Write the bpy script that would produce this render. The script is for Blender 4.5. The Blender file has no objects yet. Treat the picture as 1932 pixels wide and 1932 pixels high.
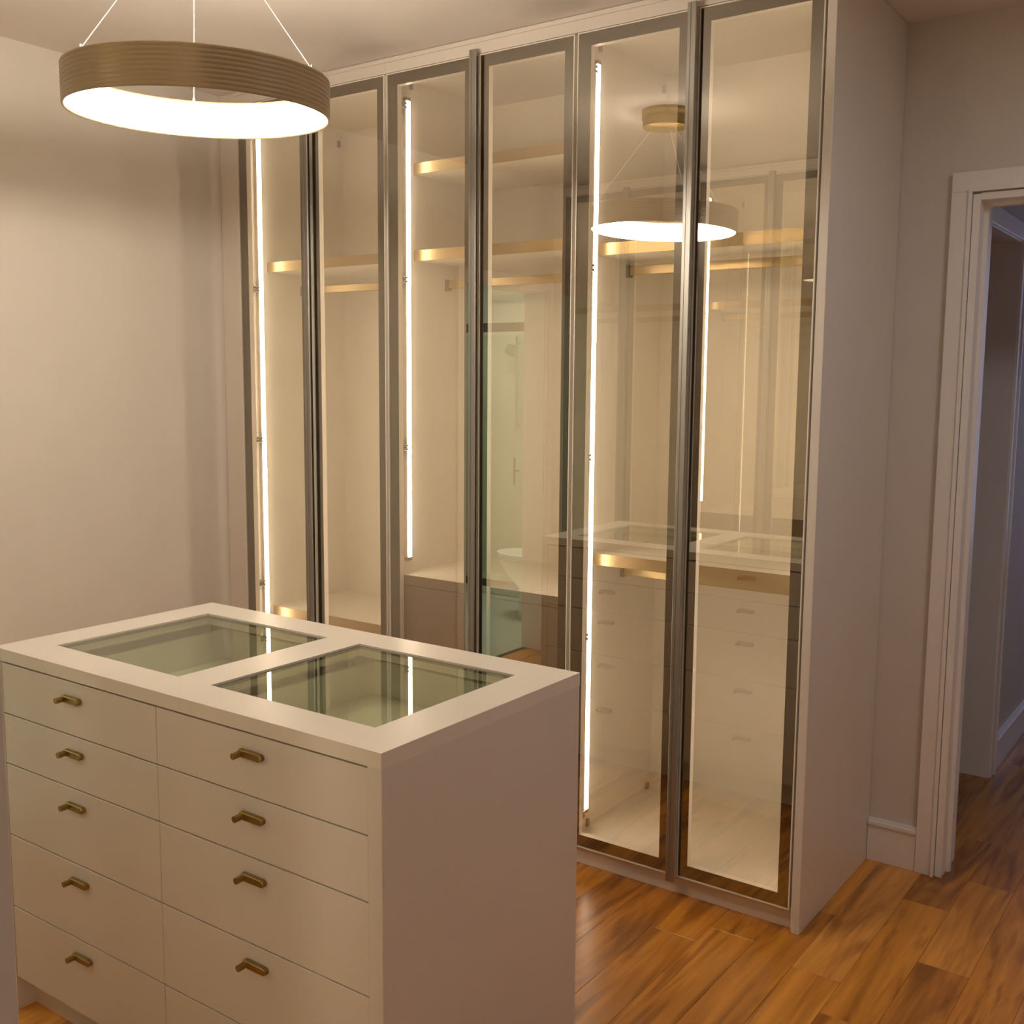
import bpy, bmesh, math, random
from mathutils import Matrix, Vector
R = random.Random(7)
S = bpy.context.scene
COL = S.collection

# ------------------------------------------------------------------ camera, world, exposure
def make_camera():
    yaw, pit, rol, f = -0.617962, -0.120766, 0.007652, 2018.54
    fw = Vector((math.sin(yaw)*math.cos(pit), math.cos(yaw)*math.cos(pit), math.sin(pit)))
    r = Vector((math.cos(yaw), -math.sin(yaw), 0)); u = r.cross(fw)
    r2 = r*math.cos(rol)+u*math.sin(rol); u2 = -r*math.sin(rol)+u*math.cos(rol)
    cd = bpy.data.cameras.new('camera'); cam = bpy.data.objects.new('camera', cd); COL.objects.link(cam)
    m = Matrix((r2, u2, -fw)).transposed().to_4x4(); m.translation = Vector((1.01738, -2.88507, 1.59129))
    cam.matrix_world = m
    cd.sensor_width = 36; cd.lens = f/1932*36; cd.clip_start = 0.02
    S.camera = cam
make_camera()
W = bpy.data.worlds.new('world'); S.world = W; W.use_nodes = True
W.node_tree.nodes['Background'].inputs[0].default_value = (0.35, 0.42, 0.6, 1)
W.node_tree.nodes['Background'].inputs[1].default_value = 0.2
S.view_settings.view_transform = 'Standard'; S.view_settings.look = 'None'
S.view_settings.gamma = 1; S.view_settings.use_curve_mapping = False
S.view_settings.exposure = 0.0
cy = S.cycles
cy.max_bounces = 12; cy.diffuse_bounces = 5; cy.glossy_bounces = 6; cy.transparent_max_bounces = 40
cy.transmission_bounces = 6; cy.caustics_reflective = False; cy.caustics_refractive = False
cy.sample_clamp_indirect = 4.0

LED_COL = (1.0, 0.86, 0.67)
LED_STRENGTH = 20.0
LED_STRENGTH_FAR = 46.0
LAMP_COL = (1.0, 0.86, 0.69)
LAMP_STRENGTH = 68.0

def area_light(name, loc, rot, size, sizey, power, col):
    ld = bpy.data.lights.new(name, 'AREA'); ld.shape = 'RECTANGLE'; ld.size = size; ld.size_y = sizey
    ld.energy = power; ld.color = col
    o = bpy.data.objects.new(name, ld); COL.objects.link(o); o.location = loc; o.rotation_euler = rot
    return o
# two added fill lights on the entry side of the room, daylight deep in the hall, bathroom ceiling light
area_light('passage_fill_light', (1.3, -3.4, 2.66), (0, 0, 0), 0.5, 0.5, 3.5, (1, .92, .84))  # added fill out of view, lifts the end panel and drawer fronts
area_light('entry_fill_light', (1.25, -.55, 2.66), (0, 0, 0), 0.4, 0.4, 8.5, (.94, .97, 1.0))  # added out of view to brighten the end panel and doorway wall
area_light('hall_daylight', (0.95, 4.45, 1.5), (math.radians(-90), 0, 0), 1.2, 1.8, 9.5, (.46, .57, 1.0))
area_light('bathroom_ceiling_light', (-3.4, -2.9, 2.66), (0, 0, 0), 0.6, 0.6, 34, (.95, 1.0, .86))

# ------------------------------------------------------------------ materials
def newmat(name):
    m = bpy.data.materials.new(name); m.use_nodes = True
    return m, m.node_tree, m.node_tree.nodes['Principled BSDF']
def plain(name, col, rough=.5, metal=0.0, var=0.03, scale=6.0, bump=0.0, bscale=200., aniso=None, spec=.5):
    m, nt, b = newmat(name)
    n = nt.nodes.new('ShaderNodeTexNoise'); n.inputs['Scale'].default_value = scale; n.inputs['Detail'].default_value = 3
    g = nt.nodes.new('ShaderNodeNewGeometry'); nt.links.new(g.outputs['Position'], n.inputs['Vector'])
    mx = nt.nodes.new('ShaderNodeMix'); mx.data_type = 'RGBA'
    mx.inputs[6].default_value = (*[c*(1-var) for c in col], 1); mx.inputs[7].default_value = (*[min(1, c*(1+var)) for c in col], 1)
    nt.links.new(n.outputs['Fac'], mx.inputs[0]); nt.links.new(mx.outputs[2], b.inputs['Base Color'])
    b.inputs['Roughness'].default_value = rough; b.inputs['Metallic'].default_value = metal
    b.inputs['Specular IOR Level'].default_value = spec
    if bump:
        n2 = nt.nodes.new('ShaderNodeTexNoise'); n2.inputs['Scale'].default_value = bscale
        nt.links.new(g.outputs['Position'], n2.inputs['Vector'])
        bp = nt.nodes.new('ShaderNodeBump'); bp.inputs['Strength'].default_value = bump; bp.inputs['Distance'].default_value = .002
        nt.links.new(n2.outputs['Fac'], bp.inputs['Height']); nt.links.new(bp.outputs[0], b.inputs['Normal'])
    return m
def glow(name, col, strength):
    m, nt, b = newmat(name)
    b.inputs['Base Color'].default_value = (.8, .8, .8, 1)
    b.inputs['Emission Color'].default_value = (*col, 1); b.inputs['Emission Strength'].default_value = strength
    return m
def glass(name, tint, base, refl, ior=1.5, gain=1.0):
    """clear sheet: one reflection per sheet (on the face a ray meets first), tinted see-through"""
    m = bpy.data.materials.new(name); m.use_nodes = True; nt = m.node_tree; nt.nodes.clear()
    out = nt.nodes.new('ShaderNodeOutputMaterial'); mix = nt.nodes.new('ShaderNodeMixShader')
    tr = nt.nodes.new('ShaderNodeBsdfTransparent'); gl = nt.nodes.new('ShaderNodeBsdfGlossy')
    gl.inputs['Roughness'].default_value = 0.0; gl.inputs['Color'].default_value = (*refl, 1)
    geo = nt.nodes.new('ShaderNodeNewGeometry')
    fr = nt.nodes.new('ShaderNodeFresnel'); fr.inputs['IOR'].default_value = ior
    mu = nt.nodes.new('ShaderNodeMath'); mu.operation = 'MULTIPLY_ADD'; mu.use_clamp = True
    mu.inputs[1].default_value = gain; mu.inputs[2].default_value = base
    nt.links.new(fr.outputs[0], mu.inputs[0])
    inv = nt.nodes.new('ShaderNodeMath'); inv.operation = 'SUBTRACT'; inv.inputs[0].default_value = 1
    nt.links.new(geo.outputs['Backfacing'], inv.inputs[1])
    m2 = nt.nodes.new('ShaderNodeMath'); m2.operation = 'MULTIPLY'
    nt.links.new(mu.outputs[0], m2.inputs[0]); nt.links.new(inv.outputs[0], m2.inputs[1])
    tm = nt.nodes.new('ShaderNodeMix'); tm.data_type = 'RGBA'
    tm.inputs[6].default_value = (*tint, 1); tm.inputs[7].default_value = (1, 1, 1, 1)
    nt.links.new(geo.outputs['Backfacing'], tm.inputs[0]); nt.links.new(tm.outputs[2], tr.inputs['Color'])
    nt.links.new(m2.outputs[0], mix.inputs[0]); nt.links.new(tr.outputs[0], mix.inputs[1]); nt.links.new(gl.outputs[0], mix.inputs[2])
    nt.links.new(mix.outputs[0], out.inputs[0])
    return m
def wood(name):
    m, nt, b = newmat(name); N = nt.nodes.new; L = nt.links.new
    geo = N('ShaderNodeNewGeometry'); oi = N('ShaderNodeObjectInfo')
    sc = N('ShaderNodeVectorMath'); sc.operation = 'SCALE'; sc.inputs['Scale'].default_value = 37.0
    cmb = N('ShaderNodeCombineXYZ'); L(oi.outputs['Random'], cmb.inputs[0]); L(oi.outputs['Random'], cmb.inputs[1]); L(oi.outputs['Random'], cmb.inputs[2])
    L(cmb.outputs[0], sc.inputs[0])
    add = N('ShaderNodeVectorMath'); add.operation = 'ADD'; L(geo.outputs['Position'], add.inputs[0]); L(sc.outputs[0], add.inputs[1])
    mp = N('ShaderNodeMapping'); mp.inputs['Scale'].default_value = (26, 1.8, 26); L(add.outputs[0], mp.inputs[0])
    n1 = N('ShaderNodeTexNoise'); n1.inputs['Scale'].default_value = 1; n1.inputs['Detail'].default_value = 6; n1.inputs['Distortion'].default_value = .9
    L(mp.outputs[0], n1.inputs['Vector'])
    mp2 = N('ShaderNodeMapping'); mp2.inputs['Scale'].default_value = (11, 1.3, 11); L(add.outputs[0], mp2.inputs[0])
    n2 = N('ShaderNodeTexNoise'); n2.inputs['Scale'].default_value = 1; n2.inputs['Detail'].default_value = 3; n2.inputs['Distortion'].default_value = 1.6
    L(mp2.outputs[0], n2.inputs['Vector'])
    base = N('ShaderNodeValToRGB'); e = base.color_ramp.elements
    e[0].position = 0; e[0].color = (.46, .180, .026, 1); e[1].position = 1; e[1].color = (.88, .44, .12, 1)
    for p, c in ((.3, (.60, .245, .030, 1)), (.55, (.68, .285, .034, 1)), (.85, (.76, .33, .050, 1))):
        q = e.new(p); q.color = c
    L(oi.outputs['Random'], base.inputs[0])
    g1 = N('ShaderNodeValToRGB'); e = g1.color_ramp.elements
    e[0].position = .30; e[0].color = (.74, .68, .62, 1); e[1].position = .68; e[1].color = (1.12, 1.1, 1.05, 1); L(n1.outputs['Fac'], g1.inputs[0])
    g2 = N('ShaderNodeValToRGB'); e = g2.color_ramp.elements
    e[0].position = .36; e[0].color = (.45, .38, .33, 1); e[1].position = .52; e[1].color = (1, 1, 1, 1); L(n2.outputs['Fac'], g2.inputs[0])
    m1 = N('ShaderNodeMix'); m1.data_type = 'RGBA'; m1.blend_type = 'MULTIPLY'; m1.inputs[0].default_value = 1
    m2 = N('ShaderNodeMix'); m2.data_type = 'RGBA'; m2.blend_type = 'MULTIPLY'; m2.inputs[0].default_value = .85
    L(base.outputs[0], m1.inputs[6]); L(g1.outputs[0], m1.inputs[7]); L(m1.outputs[2], m2.inputs[6]); L(g2.outputs[0], m2.inputs[7])
    L(m2.outputs[2], b.inputs['Base Color'])
    b.inputs['Roughness'].default_value = .27; b.inputs['Specular IOR Level'].default_value = .5
    bp = N('ShaderNodeBump'); bp.inputs['Strength'].default_value = .12; bp.inputs['Distance'].default_value = .001
    L(n1.outputs['Fac'], bp.inputs['Height']); L(bp.outputs[0], b.inputs['Normal'])
    return m

M = dict(
    wall=plain('wall_paint', (.705, .66, .605), .75, bump=.05, bscale=400),
    ceil=plain('ceiling_paint', (.78, .73, .68), .8, bump=.05, bscale=300),
    lacquer=plain('greige_lacquer', (.73, .67, .60), .32, bump=.02, bscale=90),
    inner=plain('cabinet_interior_board', (.76, .71, .62), .55, bump=.03, bscale=120),
    shaded=plain('shade_darkened_lacquer', (.30, .25, .19), .35, bump=.02, bscale=90),  # shade of the unlit bench front, put into the lacquer colour
    top=plain('ivory_lacquer_top', (.80, .74, .66), .30, bump=.02, bscale=90),
    trim=plain('white_trim_paint', (.88, .84, .81), .4),
    bronze=plain('dark_bronze_glass_border', (.055, .042, .026), .25),
    alu=plain('champagne_aluminium', (.90, .85, .78), .3),
    pull=plain('brushed_grey_aluminium', (.34, .325, .30), .42, metal=.85),
    brass=plain('satin_brass', (.52, .40, .22), .38, metal=.9),
    abrass=plain('aged_brass', (.31, .21, .07), .36, metal=.85),
    hinge=plain('nickel_hinge', (.30, .26, .21), .4, metal=.7),
    lamp=plain('ribbed_bronze_paint', (.34, .26, .155), .36, metal=.35),
    steel=plain('steel_wire', (.85, .78, .70), .35, metal=.3),
    ceramic=plain('white_ceramic', (.85, .88, .84), .12),
    tile=plain('pale_green_tile', (.62, .65, .56), .25),
    black=plain('black_metal', (.015, .015, .012), .4),
    chrome=plain('chrome', (.7, .7, .72), .15, metal=1),
    plastic=plain('white_plastic', (.8, .78, .76), .35),
    tray=plain('pale_tray_lining', (.70, .70, .60), .6),
    dark=plain('shadow_gap_board', (.10, .08, .06), .8),
    sub=plain('subfloor', (.05, .025, .01), .8),
    wood=wood('oiled_hardwood'),
    led=glow('led_strip_light', LED_COL, LED_STRENGTH),
    led_far=glow('led_strip_light_far_run', LED_COL, LED_STRENGTH_FAR),
    lampglow=glow('pendant_diffuser', LAMP_COL, LAMP_STRENGTH),
    pane=glass('bronze_reflective_glass', (.96, .90, .80), .29, (.97, .93, .86), 1.5, .8),
    topglass=glass('green_tinted_glass', (.78, .82, .68), .03, (.95, 1.0, .92), 1.55, 1.5),
    shower=glass('shower_glass', (.80, .90, .82), .03, (.9, 1, .95), 1.5, 1.2),
)

# ------------------------------------------------------------------ mesh helpers
def box(bm, x0, x1, y0, y1, z0, z1, bev=0.0, mi=0):
    x0, x1 = sorted((x0, x1)); y0, y1 = sorted((y0, y1)); z0, z1 = sorted((z0, z1))
    v = [bm.verts.new(p) for p in ((x0,y0,z0),(x1,y0,z0),(x1,y1,z0),(x0,y1,z0),(x0,y0,z1),(x1,y0,z1),(x1,y1,z1),(x0,y1,z1))]
    fs = [bm.faces.new([v[i] for i in q]) for q in ((3,2,1,0),(4,5,6,7),(0,1,5,4),(1,2,6,5),(2,3,7,6),(3,0,4,7))]
    for f in fs: f.material_index = mi
    if bev > 0:
        es = list({e for f in fs for e in f.edges})
        r = bmesh.ops.bevel(bm, geom=es, offset=bev, segments=1, affect='EDGES')
        for f in r['faces']: f.material_index = mi
def frame_box(bm, x0, x1, z0, z1, w, y0, y1, mi=0):
    """rectangular frame in the xz plane"""
    box(bm, x0, x0+w, y0, y1, z0, z1, 0, mi); box(bm, x1-w, x1, y0, y1, z0, z1, 0, mi)
    box(bm, x0+w, x1-w, y0, y1, z0, z0+w, 0, mi); box(bm, x0+w, x1-w, y0, y1, z1-w, z1, 0, mi)
def cyl(bm, p, q, r, seg=16, r2=None, mi=0):
    p, q = Vector(p), Vector(q); d = q-p
    rot = d.to_track_quat('Z', 'Y').to_matrix().to_4x4()
    m = Matrix.Translation((p+q)/2) @ rot
    ret = bmesh.ops.create_cone(bm, cap_ends=True, segments=seg, radius1=r, radius2=r if r2 is None else r2, depth=d.length, matrix=m)
    for v in ret['verts']:
        for f in v.link_faces: f.material_index = mi
def prism(bm, pts, z0, z1, axis='z', mi=0):
    """closed outline extruded along an axis"""
    def mk(a, b, c): return {'z': (a, b, c), 'y': (a, c, b), 'x': (c, a, b)}[axis]
    lo = [bm.verts.new(mk(a, b, z0)) for a, b in pts]; hi = [bm.verts.new(mk(a, b, z1)) for a, b in pts]
    n = len(pts); fs = [bm.faces.new(lo[::-1]), bm.faces.new(hi)]
    for i in range(n): fs.append(bm.faces.new((lo[i], lo[(i+1) % n], hi[(i+1) % n], hi[i])))
    for f in fs: f.material_index = mi
    bmesh.ops.recalc_face_normals(bm, faces=fs)
def lathe(bm, prof, seg=64, center=(0, 0, 0), closed=False, mi=0, sx=1, sy=1):
    rings = []
    for r, z in prof:
        rings.append([bm.verts.new((center[0]+sx*r*math.cos(2*math.pi*k/seg), center[1]+sy*r*math.sin(2*math.pi*k/seg), center[2]+z)) for k in range(seg)])
    n = len(rings); fs = []
    for i in range(n if closed else n-1):
        a, b = rings[i], rings[(i+1) % n]
        for k in range(seg): fs.append(bm.faces.new((a[k], a[(k+1) % seg], b[(k+1) % seg], b[k])))
    for f in fs: f.material_index = mi; f.smooth = True
    bmesh.ops.recalc_face_normals(bm, faces=fs)
def obj(name, bm, mats, parent=None, loc=(0, 0, 0), kind=None):
    me = bpy.data.meshes.new(name); bm.to_mesh(me); bm.free()
    for mt in (mats if isinstance(mats, (list, tuple)) else [mats]): me.materials.append(mt)
    o = bpy.data.objects.new(name, me); COL.objects.link(o); o.location = loc
    if parent: o.parent = parent
    if kind: o['kind'] = kind
    return o
def bx(name, mat, b, parent=None, bev=0.0, loc=(0, 0, 0), kind=None):
    bm = bmesh.new(); box(bm, *b, bev); return obj(name, bm, mat, parent, loc, kind)
def thing(name, label, cat, loc=(0, 0, 0), rz=0, group=None):
    o = bpy.data.objects.new(name, None); COL.objects.link(o); o.location = loc; o.rotation_euler = (0, 0, rz)
    o['label'] = label; o['category'] = cat
    if group: o['group'] = group
    return o
def copy_child(src, parent, loc):
    c = src.copy(); COL.objects.link(c); c.parent = parent; c.location = loc
    for ch in src.children:
        d = ch.copy(); COL.objects.link(d); d.parent = c
    return c

# ------------------------------------------------------------------ the room shell
H = 2.70; XL = -2.47; YW = 0.6407; YO = -2.41; XR = 2.3; YS = -3.03; YP = -4.3; XP = .1446
fl = bx('floor', M['sub'], (-2.62, XR+.1, YP-.1, 4.6, -.06, -.004), kind='structure')
PW = .137; planks = {}
def plank_mesh(w, l):
    k = (round(w, 3), round(l, 3))
    if k not in planks:
        bm = bmesh.new(); box(bm, -w/2+.0003, w/2-.0003, -l/2+.0003, l/2-.0003, -.004, 0, .0006)
        me = bpy.data.meshes.new('plank'); bm.to_mesh(me); bm.free(); me.materials.append(M['wood']); planks[k] = me
    return planks[k]
ends = {0: -.17, -3: -.205, 2: .66}
count = 0
for i in range(-19, 17):
    x = .045+PW*i+PW/2
    if x-PW/2 < XL-.14 or x+PW/2 > XR+.13: continue
    segs = []
    e0 = ends.get(i, R.uniform(-.9, .9)); ys = [e0]
    L = lambda: R.choice((.6, .75, .9, 1.05, 1.2))
    while ys[-1] < 4.2: ys.append(ys[-1]+L())
    while ys[0] > -2.9: ys.insert(0, ys[0]-L())
    for a, b in zip(ys, ys[1:]):
        if not (-.02 < x < 1.25) and a > .9: continue      # the hall behind the wall
        if x < -.9 and a > .2: continue
        o = bpy.data.objects.new('plank', plank_mesh(PW, b-a)); COL.objects.link(o)
        o.parent = fl; o.location = (x, (a+b)/2, 0); count += 1
print('planks', count)
bx('ceiling', M['ceil'], (-2.62, XR+.1, YP-.1, 4.6, H, H+.05), kind='structure')
# left wall with the bathroom doorway (y -2.22 .. -1.58)
D0, D1, DH = -2.335, -1.57, 2.12
bm = bmesh.new(); box(bm, XL-.13, XL, D1, YW+.16, 0, H); box(bm, XL-.13, XL, -4.2, D0, 0, H); box(bm, XL-.13, XL, D0, D1, DH, H)
obj('wall_left', bm, M['wall'], kind='structure')
# wall behind the wardrobe, with the hall doorway
HX0, HX1, HT = .225, 1.06, 2.165
bm = bmesh.new(); box(bm, XL-.13, HX0, YW, YW+.156, 0, H); box(bm, HX1, XR+.1, YW, YW+.156, 0, H); box(bm, HX0, HX1, YW, YW+.156, HT, H)
obj('wall_back', bm, M['wall'], kind='structure')
bx('wall_right', M['wall'], (XR, XR+.1, YP, YW+.1, 0, H), kind='structure')
bm = bmesh.new(); box(bm, XL-.13, XP, YS-.12, YS, 0, H); box(bm, XP-.1, XP, YP, YS-.12, 0, H); box(bm, XP-.1, XR+.1, YP-.1, YP, 0, H)
obj('wall_front', bm, M['wall'], kind='structure')

def casing(name, parent, x0, x1, zt, y, s, w=.062, t=.02, depth=.156):
    """door surround seen on the face y; s=-1: room side faces -y"""
    bm = bmesh.new()
    for a, b in ((x0-w, x0-.0), (x1+.0, x1+w)): box(bm, a, b, y, y+s*t, 0, zt, .002)
    box(bm, x0-w, x1+w, y, y+s*t, zt, zt+w, .002)
    return obj(name, bm, M['trim'], parent)
d1 = bpy.data.objects.new('door_1', None); COL.objects.link(d1); d1['kind'] = 'structure'
bm = bmesh.new()
t = .018; ya, yb = YW-.012, YW+.162
box(bm, HX0-.004, HX0+t, ya, yb, 0, HT-.0, .001); box(bm, HX1-t, HX1+.004, ya, yb, 0, HT, .001); box(bm, HX0+t, HX1-t, ya, yb, HT-t, HT+.004, .001)
# door stop
box(bm, HX0+t, HX0+t+.012, YW+.05, YW+.065, 0, HT-t); box(bm, HX1-t-.012, HX1-t, YW+.05, YW+.065, 0, HT-t); box(bm, HX0+t+.012, HX1-t-.012, YW+.05, YW+.065, HT-t-.012, HT-t)
obj('door_jamb', bm, M['trim'], d1)
bm = bmesh.new()
for a, b in ((HX0-.066, HX0-.006), (HX1+.006, HX1+.066)): box(bm, a, b, YW-.020, YW, 0, HT+.008, .002)
box(bm, HX0-.066, HX1+.066, YW-.020, YW, HT+.008, HT+.068, .002)
for a, b in ((HX0-.016, HX0-.006), (HX1+.006, HX1+.016)): box(bm, a, b, YW-.026, YW-.018, 0, HT+.008, .001)
box(bm, HX0-.016, HX1+.016, YW-.026, YW-.018, HT+.006, HT+.016, .001)
obj('door_casing', bm, M['trim'], d1)
def skirting(name, x0, x1, y, s=-1, kind=True):
    bm = bmesh.new()
    box(bm, x0, x1, y, y+s*.014, 0, .120, .001); box(bm, x0, x1, y, y+s*.020, .125, .140, .002); box(bm, x0, x1, y, y+s*.012, .118, .148, .001)
    return obj(name, bm, M['trim'], kind='structure')
skirting('baseboard_back', .001, HX0-.067, YW)
bm = bmesh.new(); box(bm, XR-.014, XR, YP, YW, 0, .12, .001); box(bm, XR-.020, XR, YP, YW, .125, .14, .002); box(bm, XR-.012, XR, YP, YW, .118, .148); obj('baseboard_right', bm, M['trim'], kind='structure')
bm = bmesh.new()
for a, b in ((D1+.07, -.002), (YO+.002, D0-.066)):
    box(bm, XL, XL+.014, a, b, 0, .12, .001); box(bm, XL, XL+.020, a, b, .125, .14, .002); box(bm, XL, XL+.012, a, b, .118, .148)
obj('baseboard_left', bm, M['trim'], kind='structure')

# hall beyond the doorway
YH = YW+.156; XH = .163; HD0, HD1, HDH = .86, 1.69, 2.155
bm = bmesh.new(); box(bm, XH-.14, XH, YH, HD0, 0, H); box(bm, XH-.14, XH, HD1, 4.6, 0, H); box(bm, XH-.14, XH, HD0, HD1, HDH, H)
obj('wall_hall_left', bm, M['wall'], kind='structure')
bx('wall_hall_right', M['wall'], (1.25, 1.35, YH, 4.6, 0, H), kind='structure')
bx('wall_hall_end', M['wall'], (XH-.14, 1.35, 4.5, 4.6, 0, H), kind='structure')
bm = bmesh.new(); box(bm, -1.3, -1.2, YH, 2.6, 0, H); box(bm, -1.3, XH-.14, 2.6, 2.7, 0, H)
obj('wall_side_room', bm, M['wall'], kind='structure')
d2 = bpy.data.objects.new('door_2', None); COL.objects.link(d2); d2['kind'] = 'structure'
bm = bmesh.new()
box(bm, XH-.145, XH+.008, HD1-.016, HD1+.004, 0, HDH, .001); box(bm, XH-.145, XH+.008, HD0-.004, HD0+.016, 0, HDH, .001); box(bm, XH-.145, XH+.008, HD0+.016, HD1-.016, HDH-.016, HDH+.004, .001)
obj('door_jamb', bm, M['trim'], d2)
bm = bmesh.new()
for a, b in ((HD1-.008, HD1+.055), (HD0-.055, HD0+.008)): box(bm, XH, XH+.016, a, b, 0, HDH+.0, .002)
box(bm, XH, XH+.016, HD0-.055, HD1+.055, HDH-.008, HDH+.055, .002)
box(bm, XH, XH+.022, HD1+.040, HD1+.055, 0, HDH+.055, .002)
obj('door_casing', bm, M['trim'], d2)
bm = bmesh.new(); a, b = HD1+.056, 4.5
box(bm, XH, XH+.014, a, b, 0, .12, .001); box(bm, XH, XH+.022, a, b, .125, .14, .002); box(bm, XH, XH+.012, a, b, .118, .148)
obj('baseboard_hall', bm, M['trim'], kind='structure')
s = thing('wall_outlet', 'small white power outlet low on the hall wall above the baseboard', 'outlet', (XH, 1.80, .33))
bx('cover_plate', M['plastic'], (0, .007, -.036, .036, -.058, .058), s, .002)
bm = bmesh.new(); cyl(bm, (.006, 0, 0), (.010, 0, 0), .017, 20); obj('socket', bm, M['dark'], s)

# bathroom beyond the left wall (seen reflected in the wardrobe doors)
BX0, BY0, BY1 = -4.4, -4.2, -1.0
bx('floor_bathroom', M['tile'], (BX0-.1, XL-.13, BY0-.1, BY1+.1, -.05, 0), kind='structure')
bx('ceiling_bathroom', M['ceil'], (BX0-.1, XL-.13, BY0-.1, BY1+.1, H, H+.05), kind='structure')
bx('wall_bathroom_far', M['tile'], (BX0-.1, BX0, BY0-.1, BY1+.1, 0, H), kind='structure')
bx('wall_bathroom_end', M['tile'], (BX0, XL-.13, BY0-.1, BY0, 0, H), kind='structure')
bx('wall_bathroom_side', M['tile'], (BX0, XL-.13, BY1, BY1+.1, 0, H), kind='structure')
d3 = bpy.data.objects.new('door_3', None); COL.objects.link(d3); d3['kind'] = 'structure'
bm = bmesh.new()
box(bm, XL-.135, XL+.008, D1-.016, D1+.004, 0, DH); box(bm, XL-.135, XL+.008, D0-.004, D0+.016, 0, DH); box(bm, XL-.135, XL+.008, D0+.016, D1-.016, DH-.016, DH+.004)
obj('door_jamb', bm, M['trim'], d3)
bm = bmesh.new()
for a, b in ((D1-.004, D1+.062), (D0-.062, D0+.004)): box(bm, XL, XL+.018, a, b, 0, DH, .002)
box(bm, XL, XL+.018, D0-.062, D1+.062, DH-.004, DH+.062, .002)
obj('door_casing', bm, M['trim'], d3)
# toilet against the wall, bowl pointing away from the closet
t = thing('toilet', 'white ceramic toilet in the bathroom, mirrored faintly in the wardrobe glass', 'toilet', (-2.606, -3.05, 0), math.pi)
def ov(cx, a, b, n=32): return [(cx+a*math.cos(2*math.pi*k/n), b*math.sin(2*math.pi*k/n)) for k in range(n)]
bm = bmesh.new()
prev = None
for z, cx, a, b in ((0, .30, .24, .12), (.05, .30, .22, .11), (.20, .32, .20, .11), (.30, .37, .26, .16), (.38, .40, .28, .185), (.40, .40, .28, .185), (.40, .41, .22, .13), (.30, .41, .16, .10), (.24, .40, .05, .04)):
    ring = [bm.verts.new((x, y, z)) for x, y in ov(cx, a, b)]
    if prev:
        for k in range(32): bm.faces.new((prev[k], prev[(k+1) % 32], ring[(k+1) % 32], ring[k])).smooth = True
    else: bm.faces.new(ring[::-1])
    prev = ring
bm.faces.new(prev); obj('bowl', bm, M['ceramic'], t)
bx('tank', M['ceramic'], (0, .17, -.19, .19, .36, .76), t, .015)
bx('tank_lid', M['ceramic'], (-.005, .18, -.2, .2, .76, .79), t, .008)
bm = bmesh.new(); prism(bm, ov(.405, .285, .19), .405, .44, 'z'); obj('seat_lid', bm, M['ceramic'], t)
t = thing('shower_screen', 'glass shower screen with black top and bottom rails inside the bathroom', 'shower screen', (0, 0, 0))
bx('glass_pane', M['shower'], (BX0+.02, -3.42, -3.506, -3.498, .12, 1.93), t)
bx('rail', M['black'], (BX0, -2.602, -3.515, -3.490, 1.955, 2.02), t, .003)
bx('rail', M['black'], (BX0, -3.42, -3.515, -3.490, .06, .115), t, .003)
bm = bmesh.new(); cyl(bm, (-3.46, -3.49, .95), (-3.46, -3.44, .95), .008); cyl(bm, (-3.46, -3.44, .85), (-3.46, -3.44, 1.05), .008); obj('handle', bm, M['black'], t)
t = thing('hand_shower', 'chrome hand shower on a riser behind the bathroom glass', 'shower', (-3.95, BY0, 0))
bm = bmesh.new(); cyl(bm, (0, .05, 1.2), (0, .05, 1.95), .010); cyl(bm, (0, 0, 1.25), (0, .05, 1.25), .012); cyl(bm, (0, 0, 1.9), (0, .05, 1.9), .012); obj('riser', bm, M['chrome'], t)
bm = bmesh.new(); cyl(bm, (0, .05, 1.78), (.03, .16, 1.86), .012); cyl(bm, (.03, .15, 1.86), (.03, .18, 1.82), .05); obj('spray_head', bm, M['chrome'], t)
t = thing('shower_tap', 'small chrome mixer tap on the pale bathroom tiles', 'tap', (-3.75, BY0, 1.18))
bm = bmesh.new(); cyl(bm, (-.08, .04, 0), (.08, .04, 0), .02); cyl(bm, (-.06, 0, 0), (-.06, .04, 0), .012); cyl(bm, (.06, 0, 0), (.06, .04, 0), .012); obj('valve_body', bm, M['chrome'], t)
bm = bmesh.new(); cyl(bm, (-.08, .04, 0), (-.115, .04, 0), .024, 12); obj('knob', bm, M['chrome'], t)
bm = bmesh.new(); cyl(bm, (.08, .04, 0), (.115, .04, 0), .024, 12); obj('knob', bm, M['chrome'], t)

# ------------------------------------------------------------------ glazed wardrobes
ZB, ZT = .068, 2.645          # door leaf bottom / top
OB, OT = .109, 2.605          # clear glass bottom / top
def door_leaf(parent, x0, x1, l, r):
    """leaf with its aluminium rim, dark border, see-through pane; l, r: stile widths"""
    o0, o1 = x0+l, x1-r
    bm = bmesh.new()
    y0, y1 = .0055, .027
    # frame bars (slot 1 = dark printed border right behind the glass, slot 0 = champagne aluminium)
    for a, b, c, d in ((x0+.003, o0, ZB+.003, ZT-.003), (o1, x1-.003, ZB+.003, ZT-.003), (o0, o1, ZB+.003, OB), (o0, o1, OT, ZT-.003)):
        box(bm, a, b, y0, y1, c, d)
        box(bm, a, b, y0-.0006, y0, c, d, 0, 1)
    # thin outer rim
    frame_box(bm, x0, x1, ZB, ZT, .003, -.001, y1)
    d = obj('door', bm, [M['alu'], M['bronze']], parent)
    bx('glass_pane', M['pane'], (x0+.0032, x1-.0032, .0, .0042, ZB+.0032, ZT-.0032), d)
    return d
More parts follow.
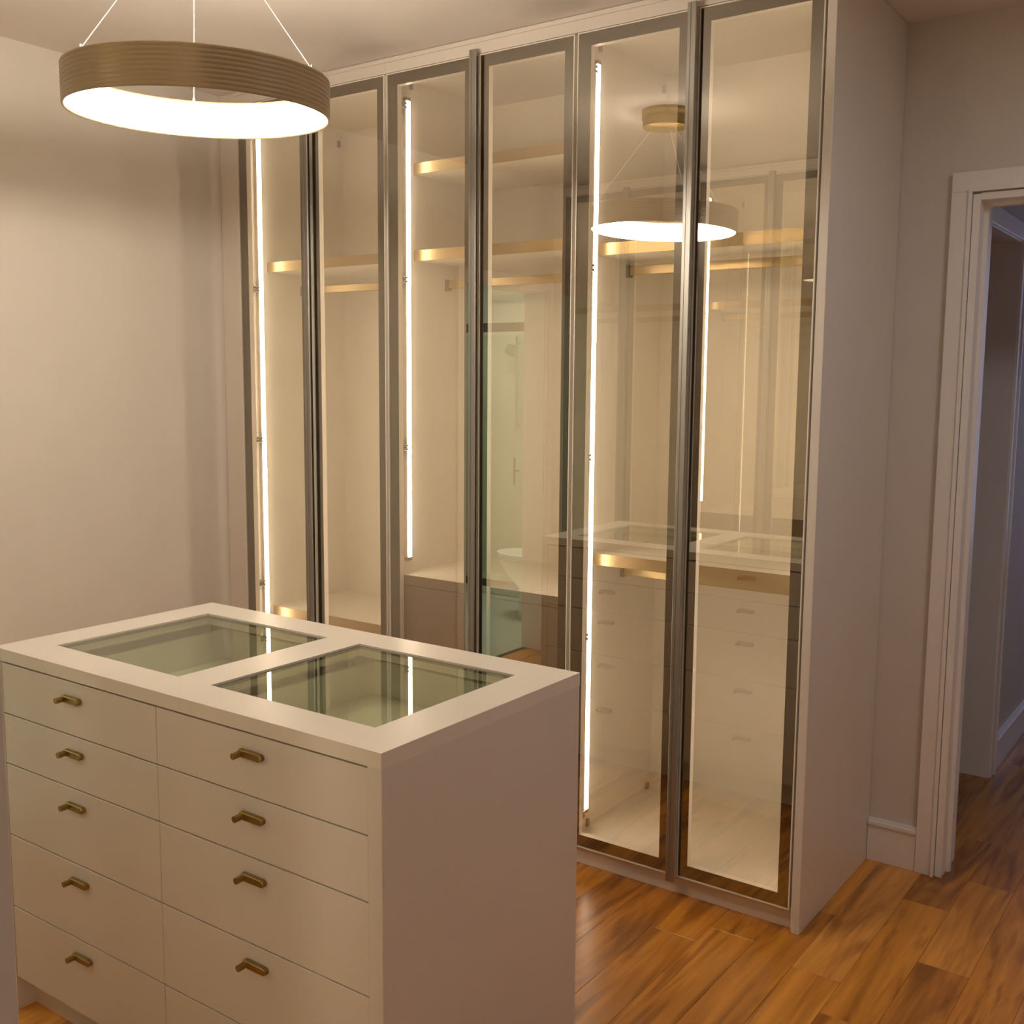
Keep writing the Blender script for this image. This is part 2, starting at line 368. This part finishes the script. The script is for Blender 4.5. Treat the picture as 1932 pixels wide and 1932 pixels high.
def wardrobe(label, loc, rz, Wd, bench=None, shelves=(), rails=(), led_bottom=.162, skip_led=None, mid=None, group=None, led=M['led']):
    t = thing('wardrobe', label, 'wardrobe', loc, rz, group)
    c = mid or Wd/2; pt = .009; DB = .59
    for x0, x1 in ((0, pt), (Wd-pt, Wd)): bx('side_panel', M['inner'], (x0, x1, .0285, DB+.03, .0, 2.66), t, .0005)
    bx('back_panel', M['inner'], (pt, Wd-pt, .575, DB, .066, 2.66), t)
    bx('bottom_panel', M['inner'], (pt, Wd-pt, .026, .575, .066, .084), t)
    bx('top_panel', M['inner'], (pt, Wd-pt, .026, .575, 2.65, 2.668), t)
    bx('plinth', M['lacquer'], (0, Wd, .028, .044, 0, .0645), t, .0006)
    bm = bmesh.new(); box(bm, 0, Wd, .003, .022, 2.649, 2.698, .0006); box(bm, 0, Wd, -.003, .004, 2.684, 2.698, .0006)
    obj('top_filler', bm, M['lacquer'], t)
    door_leaf(t, .006, c+.016, .044, .060)
    d2 = door_leaf(t, c+.021, Wd-.006, .033, .038)
    dl = t.children
    # full-height pull on the left leaf
    a, b = c-.007, c+.023
    bm = bmesh.new()
    prism(bm, [(a, 0), (a, -.021), (a+.003, -.0245), (a+.011, -.0245), (a+.012, -.0228), (a+.016, -.0228), (a+.017, -.0245), (b-.003, -.0245), (b, -.0225), (b, -.0190), (a+.006, -.0190), (a+.006, 0)], .057, 2.657, 'z')
    leaf = [o for o in t.children if o.name.startswith('door')][0]
    obj('pull_profile', bm, M['pull'], leaf)
    # light strips beside both panels
    for x in (pt+.0125, Wd-pt-.0125):
        s = 1 if x < Wd/2 else -1
        if skip_led == s: continue
        xa = pt if s > 0 else Wd-pt
        bm = bmesh.new(); box(bm, xa+s*.0145, xa+s*.0195, .081, .099, led_bottom, 2.573, .001)
        o = obj('light_strip', bm, led, t)
        bx('housing', M['alu'], (min(xa, xa+s*.014), max(xa, xa+s*.014), .080, .100, led_bottom, 2.573), o)
        for z in (2.585, led_bottom): bx('end_clip', M['hinge'], (min(xa, xa+s*.020), max(xa, xa+s*.020), .080, .100, z-.012, z), o, .001)
    for z in (2.555, 1.953, 1.352, .760, .150):
        if z < led_bottom-.1 and bench: continue
        for s in (0, 1):
            m = (lambda x: x) if s == 0 else (lambda x: Wd-x)
            bm = bmesh.new()
            box(bm, m(pt), m(pt+.003), .045, .075, z-.028, z+.028, .0008)
            box(bm, m(pt+.001), m(pt+.021), .028, .079, z+.003, z+.011, .001)
            box(bm, m(pt+.001), m(pt+.021), .028, .079, z-.011, z-.003, .001)
            box(bm, m(pt+.001), m(pt+.012), .028, .040, z-.004, z+.004, 0)
            obj('hinge', bm, M['hinge'], t)
    for x0 in (pt, Wd-pt-.010):
        for y, z in ((.12, 2.632), (.55, 2.600), (.12, .10), (.545, .10)): bx('panel_connector', M['hinge'], (x0, x0+.010, y-.006, y+.006, z-.012, z+.014), t, .001)
    for z in shelves:
        sh = bx('shelf', M['inner'], (pt, Wd-pt, .142, .575, z-.036, z), t)
        bx('brass_edge', M['brass'], (pt, Wd-pt, .138, .142, z-.0375, z+.0005), sh)
    for z in rails:
        rl = bx('hanging_rail', M['brass'], (pt+.012, Wd-pt-.012, .322, .338, z-.015, z+.015), t, .002)
        for x0 in (pt, Wd-pt-.012): bx('rail_bracket', M['hinge'], (x0, x0+.012, .316, .344, z-.022, z+.018), rl, .001)
    if bench:
        bt = bx('bench_top', M['inner'], (pt, Wd-pt, .048, .575, bench-.036, bench), t)
        bx('shaded_edge_band', M['shaded'], (pt, Wd-pt, .046, .048, bench-.036, bench-.0005), bt)  # strip coloured dark to carry the same shade along the bench edge
        bx('drawer_front', M['shaded'], (pt+.002, Wd-pt-.002, .050, .068, .480, bench-.040), t, .001)
        bx('drawer_front', M['shaded'], (pt+.002, Wd-pt-.002, .050, .068, .088, .476), t, .001)
    return t
G = None
w3 = wardrobe('tall glass-door wardrobe with two brass-edged shelves and rails, nearest the hall doorway', (-.806, 0, 0), 0, .78, shelves=(2.035, 1.028), rails=(1.965, .945))
w2 = wardrobe('middle glass-door wardrobe behind the island, with a closed bench and two high shelves', (-1.586, 0, 0), 0, .78, bench=.886, shelves=(2.368, 2.062), rails=(1.955,), led_bottom=.945)
w1 = wardrobe('tall glass-door wardrobe beside the bare side wall, partly behind the ring pendant', (-2.366, 0, 0), 0, .78, shelves=(2.063, .650), rails=(1.965,))
# side panel of the run and filler beside the wall
bx('end_panel', M['lacquer'], (.7802, .806, 0, YW-.002, 0, 2.6985), w3, .001)
bx('side_filler', M['lacquer'], (-.102, 0, .004, .024, 0, 2.699), w1, .001)
# the run on the other side of the closet
WO = .840
for k, (lab, kw) in enumerate((
    ('wardrobe across the room whose end panel stands at the very edge of view', dict(shelves=(2.03, 1.02), rails=(1.96, .95))),
    ('glass-door wardrobe with a bench across the room, mirrored behind the pendant reflection', dict(bench=.895, shelves=(2.03,), rails=(1.96,), led_bottom=.95)),
    ('glass-door wardrobe across the room beside the bathroom door, mirrored in the glass', dict(shelves=(2.03,), rails=(1.96,), skip_led=-1)))):
    w = wardrobe(lab, (.1246-WO*k, YO, 0), math.pi, WO, led=M['led_far'], **kw)
    if k == 0: bx('end_panel', M['lacquer'], (-.020, -.0002, 0, .615, 0, 2.6985), w, .001)
    if k == 2: bx('side_filler', M['lacquer'], (WO, WO+.072, .004, .024, 0, 2.699), w, .001)

# ------------------------------------------------------------------ island chest of drawers
IX0, IX1, IY0, IY1, IT = -1.495, -.221, -1.535, -.873, .9405
UT = IT-.0305
isl = thing('island_cabinet', 'ivory island chest of drawers with two glass display lids and brass pulls', 'cabinet', (0, 0, 0))
OPS = ((-1.384, -.914), (-.8035, -.3265)); OY0, OY1 = -1.436, -.976
bm = bmesh.new()
xs = [IX0, OPS[0][0], OPS[0][1], OPS[1][0], OPS[1][1], IX1]; ysl = [IY0, OY0, OY1, IY1]
def grid_solid(bm, xs, ys, z0, z1, holes):
    V = {}
    def v(i, j, z):
        k = (i, j, z)
        if k not in V: V[k] = bm.verts.new((xs[i], ys[j], z))
        return V[k]
    cells = {(i, j) for i in range(len(xs)-1) for j in range(len(ys)-1)}-set(holes)
    for i, j in cells:
        bm.faces.new((v(i,j,z1), v(i+1,j,z1), v(i+1,j+1,z1), v(i,j+1,z1)))
        bm.faces.new((v(i,j+1,z0), v(i+1,j+1,z0), v(i+1,j,z0), v(i,j,z0)))
        for (di, dj), (a, b) in (((0,-1), ((i,j),(i+1,j))), ((1,0), ((i+1,j),(i+1,j+1))), ((0,1), ((i+1,j+1),(i,j+1))), ((-1,0), ((i,j+1),(i,j)))):
            if (i+di, j+dj) not in cells: bm.faces.new((v(*a,z0), v(*b,z0), v(*b,z1), v(*a,z1)))
grid_solid(bm, xs, ysl, UT, IT, [(1, 1), (3, 1)])
es = [e for e in bm.edges if len(e.link_faces) == 2 and e.calc_face_angle(0) > 1]
bmesh.ops.bevel(bm, geom=es, offset=.0012, segments=2, affect='EDGES')
top = obj('worktop', bm, M['top'], isl)
for a, b in OPS:
    bx('glass_lid', M['topglass'], (a+.0042, b-.0042, OY0+.0042, OY1-.0042, IT-.011, IT-.004), top)
    bm = bmesh.new()
    grid_solid(bm, [a+.0002, a+.004, b-.004, b-.0002], [OY0+.0002, OY0+.004, OY1-.004, OY1-.0002], IT-.012, IT-.005, [(1, 1)])
    obj('gap_shade_ring', bm, M['dark'], top)  # added dark ring standing in for the shaded gap round the lid
# carcass
bx('side_panel', M['lacquer'], (IX0, IX0+.027, IY0+.001, IY1-.001, 0, UT), isl, .0006)
bx('side_panel', M['lacquer'], (IX1-.0345, IX1, IY0+.001, IY1-.001, 0, UT), isl, .0006)
cx0, cx1, cm = IX0+.027, IX1-.0345, -.8645
bx('plinth', M['lacquer'], (cx0, cx1, IY0+.050, IY0+.066, 0, .092), isl)
bx('plinth', M['lacquer'], (cx0, cx1, IY1-.066, IY1-.050, 0, .092), isl)
bx('centre_panel', M['dark'], (cm-.008, cm+.008, IY0+.022, IY1-.022, .092, .79), isl)
bm = bmesh.new(); box(bm, cx0, cx1, IY0+.024, IY0+.028, .092, UT-.001); box(bm, cx0, cx1, IY1-.028, IY1-.024, .092, UT-.001); obj('carcass_front', bm, M['dark'], isl)
# display trays under the glass
for a, b in OPS:
    bm = bmesh.new(); x0, x1, y0, y1 = a-.022, b+.022, IY0+.030, IY1-.030; zb, zt = UT-.115, UT-.028
    box(bm, x0, x1, y0, y1, zb-.008, zb)
    for q in ((x0, x0+.012, y0, y1), (x1-.012, x1, y0, y1), (x0+.012, x1-.012, y0, y0+.012), (x0+.012, x1-.012, y1-.012, y1)): box(bm, *q, zb, zt, .001)
    obj('display_tray', bm, M['tray'], isl)
rows = [UT-.004, .778, .651, .4675, .280, .0904]
def pull(parent, x, y, z, s):
    bm = bmesh.new()
    h, d = .0075, .012; n = 6
    # plate with rounded far end, and the round peg at the near end
    pts = [(x-.033, z-h), (x+.033-h, z-h)]+[(x+.033-h+h*math.sin(math.pi*k/n), z-h*math.cos(math.pi*k/n)) for k in range(1, n)]+[(x+.033-h, z+h), (x-.033, z+h)]
    prism(bm, pts, y, y+s*d, 'y')
    bmesh.ops.bevel(bm, geom=[e for e in bm.edges if e.calc_face_angle(0) > 1], offset=.0012, segments=1, affect='EDGES')
    cyl(bm, (x-.026, y+s*.002, z), (x-.026, y+s*.030, z-.001), .0068, 18)
    return obj('pull', bm, M['abrass'], parent)
for side, (y0, s) in enumerate(((IY0+.003, -1), (IY1-.003, 1))):
    for (a, b) in ((cx0+.0008, cm-.0012), (cm+.0012, cx1-.0012)):
        for k in range(5):
            z1, z0 = rows[k]-.0015, rows[k+1]+.0015
            dr = bx('drawer', M['lacquer'], (a, b, y0, y0-s*.019, z0, z1), isl, .0008)
            pull(dr, (a+b)/2, y0, rows[k]-.041, s)

# ------------------------------------------------------------------ pendant
LX, LY, LZ, LR, LH, LTILT = -1.113, -1.176, 2.2125, .3045, .0895, .0394
p = thing('ring_pendant_light', 'round ribbed bronze pendant lamp hanging on thin wires over the island', 'pendant lamp', (LX, LY, 0))
TM = Matrix.Rotation(LTILT, 4, Vector((.62, .78, 0)).normalized())     # the ring hangs a touch out of level
def hang(o):
    o.location = (0, 0, LZ); o.rotation_euler = TM.to_euler(); return o
prof = []
nr = 9
for k in range(nr):
    z0 = LH*k/nr; dz = LH/nr
    prof += [(LR-.0016, z0), (LR-.0003, z0+dz*.22), (LR, z0+dz*.45), (LR-.0003, z0+dz*.75), (LR-.0016, z0+dz*.97)]
ri = LR-.014
prof += [(ri, LH), (ri, LH-.007), (ri+.006, LH-.009), (ri+.006, .004), (ri+.009, 0)]
bm = bmesh.new(); lathe(bm, prof, 160, closed=True); hang(obj('ring_shade', bm, M['lamp'], p))
bm = bmesh.new(); lathe(bm, [(ri+.004, .003), (ri+.0055, .004), (ri+.0055, LH-.010), (ri-.001, LH-.010)], 128, closed=True); hang(obj('diffuser', bm, M['lampglow'], p))
bm = bmesh.new(); lathe(bm, [(0, H-.070), (.088, H-.070), (.092, H-.066), (.092, H-.040), (.097, H-.036), (.097, H), (0, H)], 48); obj('canopy', bm, M['abrass'], p)
for an in (266, 18, 144):
    a = math.radians(an); c, s_ = math.cos(a), math.sin(a)
    e = TM @ Vector((c*(LR-.008), s_*(LR-.008), LH-.002)) + Vector((0, 0, LZ))
    bm = bmesh.new(); cyl(bm, (c*.05, s_*.05, H-.068), e, .0009, 8); obj('suspension_wire', bm, M['steel'], p)
    bm = bmesh.new(); cyl(bm, e, e+Vector((0, 0, .010)), .003, 10); obj('wire_stud', bm, M['steel'], p)
